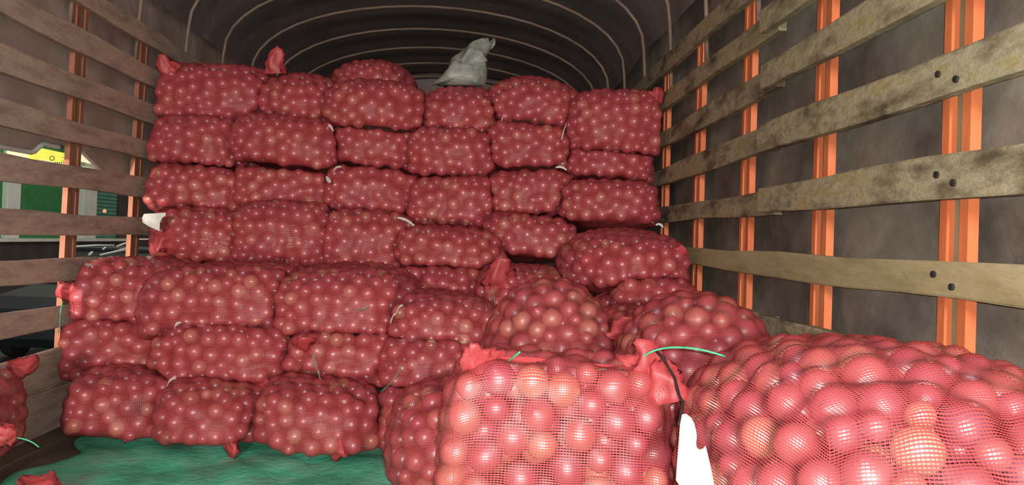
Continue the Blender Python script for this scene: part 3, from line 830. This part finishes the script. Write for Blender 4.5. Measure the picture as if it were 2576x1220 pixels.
# ------------------------------------------------------------------ outside, seen between the left planks
street = mesh_obj('ground', *box_data(-30, 6, -3, 40, -1.2, -1.1), M['asphalt'])
tag(street, kind='structure')
XB = -9.0
bld = empty('shop_building', (XB, 14, -1.1))
tag(bld, 'green-walled shop front with white pillars across the street', 'building')
ob = np.array([XB, 14, -1.1])
def fbox(name, px0, py0, px1, py1, depth, mat, parent, oo, X=XB, proud=0.0):
    a, b = at_x(px0, py0, X + proud), at_x(px1, py1, X + proud)
    y0, y1 = min(a[1], b[1]), max(a[1], b[1]); z0, z1 = min(a[2], b[2]), max(a[2], b[2])
    return box(name, X + proud - depth - oo[0], X + proud - oo[0], y0 - oo[1], y1 - oo[1], z0 - oo[2], z1 - oo[2], mat, parent)
yy0, yy1 = at_x(-400, 500, XB)[1], at_x(520, 500, XB)[1]
zl = at_x(80, 607, XB)[2]
box('plinth', -0.6, 0.10, yy0 - 14, yy1 - 14, 0.0, zl + 1.1, M['dark_wall'], bld)
box('coping', -0.6, 0.16, yy0 - 14, at_x(322, 605, XB)[1] - 14, zl + 1.1, zl + 1.16, M['pillar'], bld)
z_top = 4.6
box('wall', -0.6, -0.02, yy0 - 14, at_x(180, 500, XB)[1] - 14, zl + 1.16, z_top, M['green_wall'], bld)
box('side_wall', -0.6, -0.03, at_x(302, 500, XB)[1] - 14, yy1 - 14, zl + 1.16, z_top, M['dark_wall'], bld)
for a, b in ((8, 42), (203, 236)):
    p0, p1 = at_x(a, 500, XB), at_x(b, 500, XB)
    box('pillar', -0.3, 0.08, p0[1] - 14, p1[1] - 14, zl + 1.16, 3.2, M['pillar'], bld, 0.01)
d0, d1 = at_x(238, 500, XB), at_x(300, 500, XB)
door = box('roller_door', -0.5, -0.06, d0[1] - 14, d1[1] - 14, zl + 1.16, z_top, M['teal_door'], bld)
for k in range(16):
    z = zl + 1.2 + k * 0.09
    box('slat', -0.06, -0.035, d0[1] - 13.98, d1[1] - 14.02, z, z + 0.07, M['teal_door'], door, 0.008)
sg = empty('lit_sign', (XB, 14, 1.0))
tag(sg, 'lit yellow sign board glimpsed above the left planks', 'sign')
og = np.array([XB, 14, 1.0])
fbox('sign_board', 72, 366, 172, 430, 0.02, M['sign_yellow'], sg, og, XB, 0.22)
fbox('pale_panel', 20, 378, 71, 425, 0.02, M['sign_pale'], sg, og, XB, 0.22)
fbox('pale_panel', 206, 384, 256, 417, 0.02, M['sign_pale'], sg, og, XB, 0.22)
fbox('white_strip', 104, 406, 172, 414, 0.012, M['sign_white'], sg, og, XB, 0.235)
fbox('white_strip', 208, 418, 237, 428, 0.012, M['sign_white'], sg, og, XB, 0.235)
for a in (30, 60, 90, 160, 230):
    q = at_x(a, 398, XB + 0.2) - og
    box('bracket', -0.02, 0.2, q[1] - 0.02, q[1] + 0.02, q[2] - 0.015, q[2] + 0.015, M['steel'], sg)
def ring_mark(px, py, r_px, w):
    X = XB + 0.245
    pts = [at_x(px + r_px * math.cos(t), py + r_px * math.sin(t), X) - og for t in np.linspace(0, 2 * math.pi, 13)]
    tube('printed_mark', pts, w, M['sign_mark'], sg, 4)
ring_mark(131, 398, 5.5, 0.008)
for a, b in ((158, 396), (167, 396), (162.5, 400), (158, 404), (167, 404)):
    q = at_x(a, b, XB + 0.24) - og
    box('printed_dot', q[0], q[0] + 0.006, q[1] - 0.013, q[1] + 0.013, q[2] - 0.008, q[2] + 0.008, M['sign_mark'], sg)
for i, (a, w) in enumerate(((138, 2), (143, 2.4), (148, 2), (153, 2.6), (159, 2))):
    p0, p1 = at_x(a, 411, XB + 0.255) - og, at_x(a + w, 407.5, XB + 0.255) - og
    box('printed_mark', p0[0], p0[0] + 0.004, p0[1], p1[1], p0[2], p1[2], M['sign_mark'], sg)
gl = at_x(263, 531, XB + 0.10)
Vg, Fg = onion_unit(14, 10)
ball = mesh_obj('globe_lamp', Vg * np.array([0.045, 0.045, 0.05]), Fg, M['lamp_globe'], smooth=True)
ball.location = gl
tag(ball, 'small round peach-coloured light in front of the teal roller door', 'lamp')
# dark parked car
XC, YC = -5.3, 11.6
car = empty('parked_car', (XC, YC, -1.1))
tag(car, 'black parked car with bright trim seen through the left planks', 'car')
def loft_car(name, secs, mat, parent):
    V, Fc = [], []
    n = len(secs[0][1])
    for y, prof in secs:
        V += [(x, y, z) for x, z in prof]
    for i in range(len(secs) - 1):
        for k in range(n):
            k2 = (k + 1) % n
            Fc.append((i * n + k, i * n + k2, (i + 1) * n + k2, (i + 1) * n + k))
    Fc.append(tuple(range(n - 1, -1, -1))); Fc.append(tuple((len(secs) - 1) * n + k for k in range(n)))
    return mesh_obj(name, V, Fc, mat, parent, smooth=False)
def prof(w, z0, z1, t=0.85):
    return [(-w * 0.9, z0), (-w, z0 + 0.15), (-w, z0 + 0.6 * (z1 - z0)), (-w * t, z1), (w * t, z1), (w, z0 + 0.6 * (z1 - z0)), (w, z0 + 0.15), (w * 0.9, z0)]
loft_car('body', [(-2.05, prof(0.62, 0.35, 0.72)), (-1.9, prof(0.78, 0.22, 0.86)), (-1.0, prof(0.83, 0.2, 0.95)), (0.9, prof(0.83, 0.2, 0.97)), (1.8, prof(0.80, 0.22, 0.95)), (2.02, prof(0.66, 0.35, 0.8))], M['car_paint'], car)
cab = loft_car('cabin', [(-0.95, [(-0.74, 0.94), (-0.74, 0.95), (-0.72, 0.96), (-0.70, 0.97), (0.70, 0.97), (0.72, 0.96), (0.74, 0.95), (0.74, 0.94)]),
                 (-0.25, prof(0.72, 0.92, 1.42, 0.82)), (0.9, prof(0.72, 0.92, 1.43, 0.82)), (1.55, prof(0.70, 0.92, 1.10, 0.9))], M['car_glass'], car)
loft_car('roof', [(-0.28, [(-0.60, 1.41), (-0.59, 1.43), (-0.57, 1.44), (-0.5, 1.45), (0.5, 1.45), (0.57, 1.44), (0.59, 1.43), (0.60, 1.41)]), (0.95, [(-0.60, 1.42), (-0.59, 1.44), (-0.57, 1.45), (-0.5, 1.46), (0.5, 1.46), (0.57, 1.45), (0.59, 1.44), (0.60, 1.42)])], M['car_paint'], car)
for sx in (-1, 1):
    for wy in (-1.25, 1.25):
        v, f = tube_data([(sx * 0.70, wy, 0.30), (sx * 0.84, wy, 0.30)], 0.30, 20)
        mesh_obj('wheel', v, f, M['rubber'], car)
    tube('roof_trim', [(sx * 0.585, -0.25, 1.452), (sx * 0.585, 0.35, 1.468), (sx * 0.585, 0.95, 1.462)], 0.014, M['chrome'], car, 6)
oc = np.array([XC, YC, -1.1])
for tr, w in ((((252, 641), (285, 634), (316, 627)), (0.010, 0.012, 0.022)), (((293, 620), (312, 613), (331, 607)), (0.009, 0.012, 0.010)), (((224, 641), (232, 634)), (0.016, 0.012)), (((259, 627), (266, 622)), (0.012, 0.008))):
    tube('window_trim', [tuple(at_x(a, b, XC + 0.76) - oc) for a, b in tr], w, M['chrome'], car, 6)
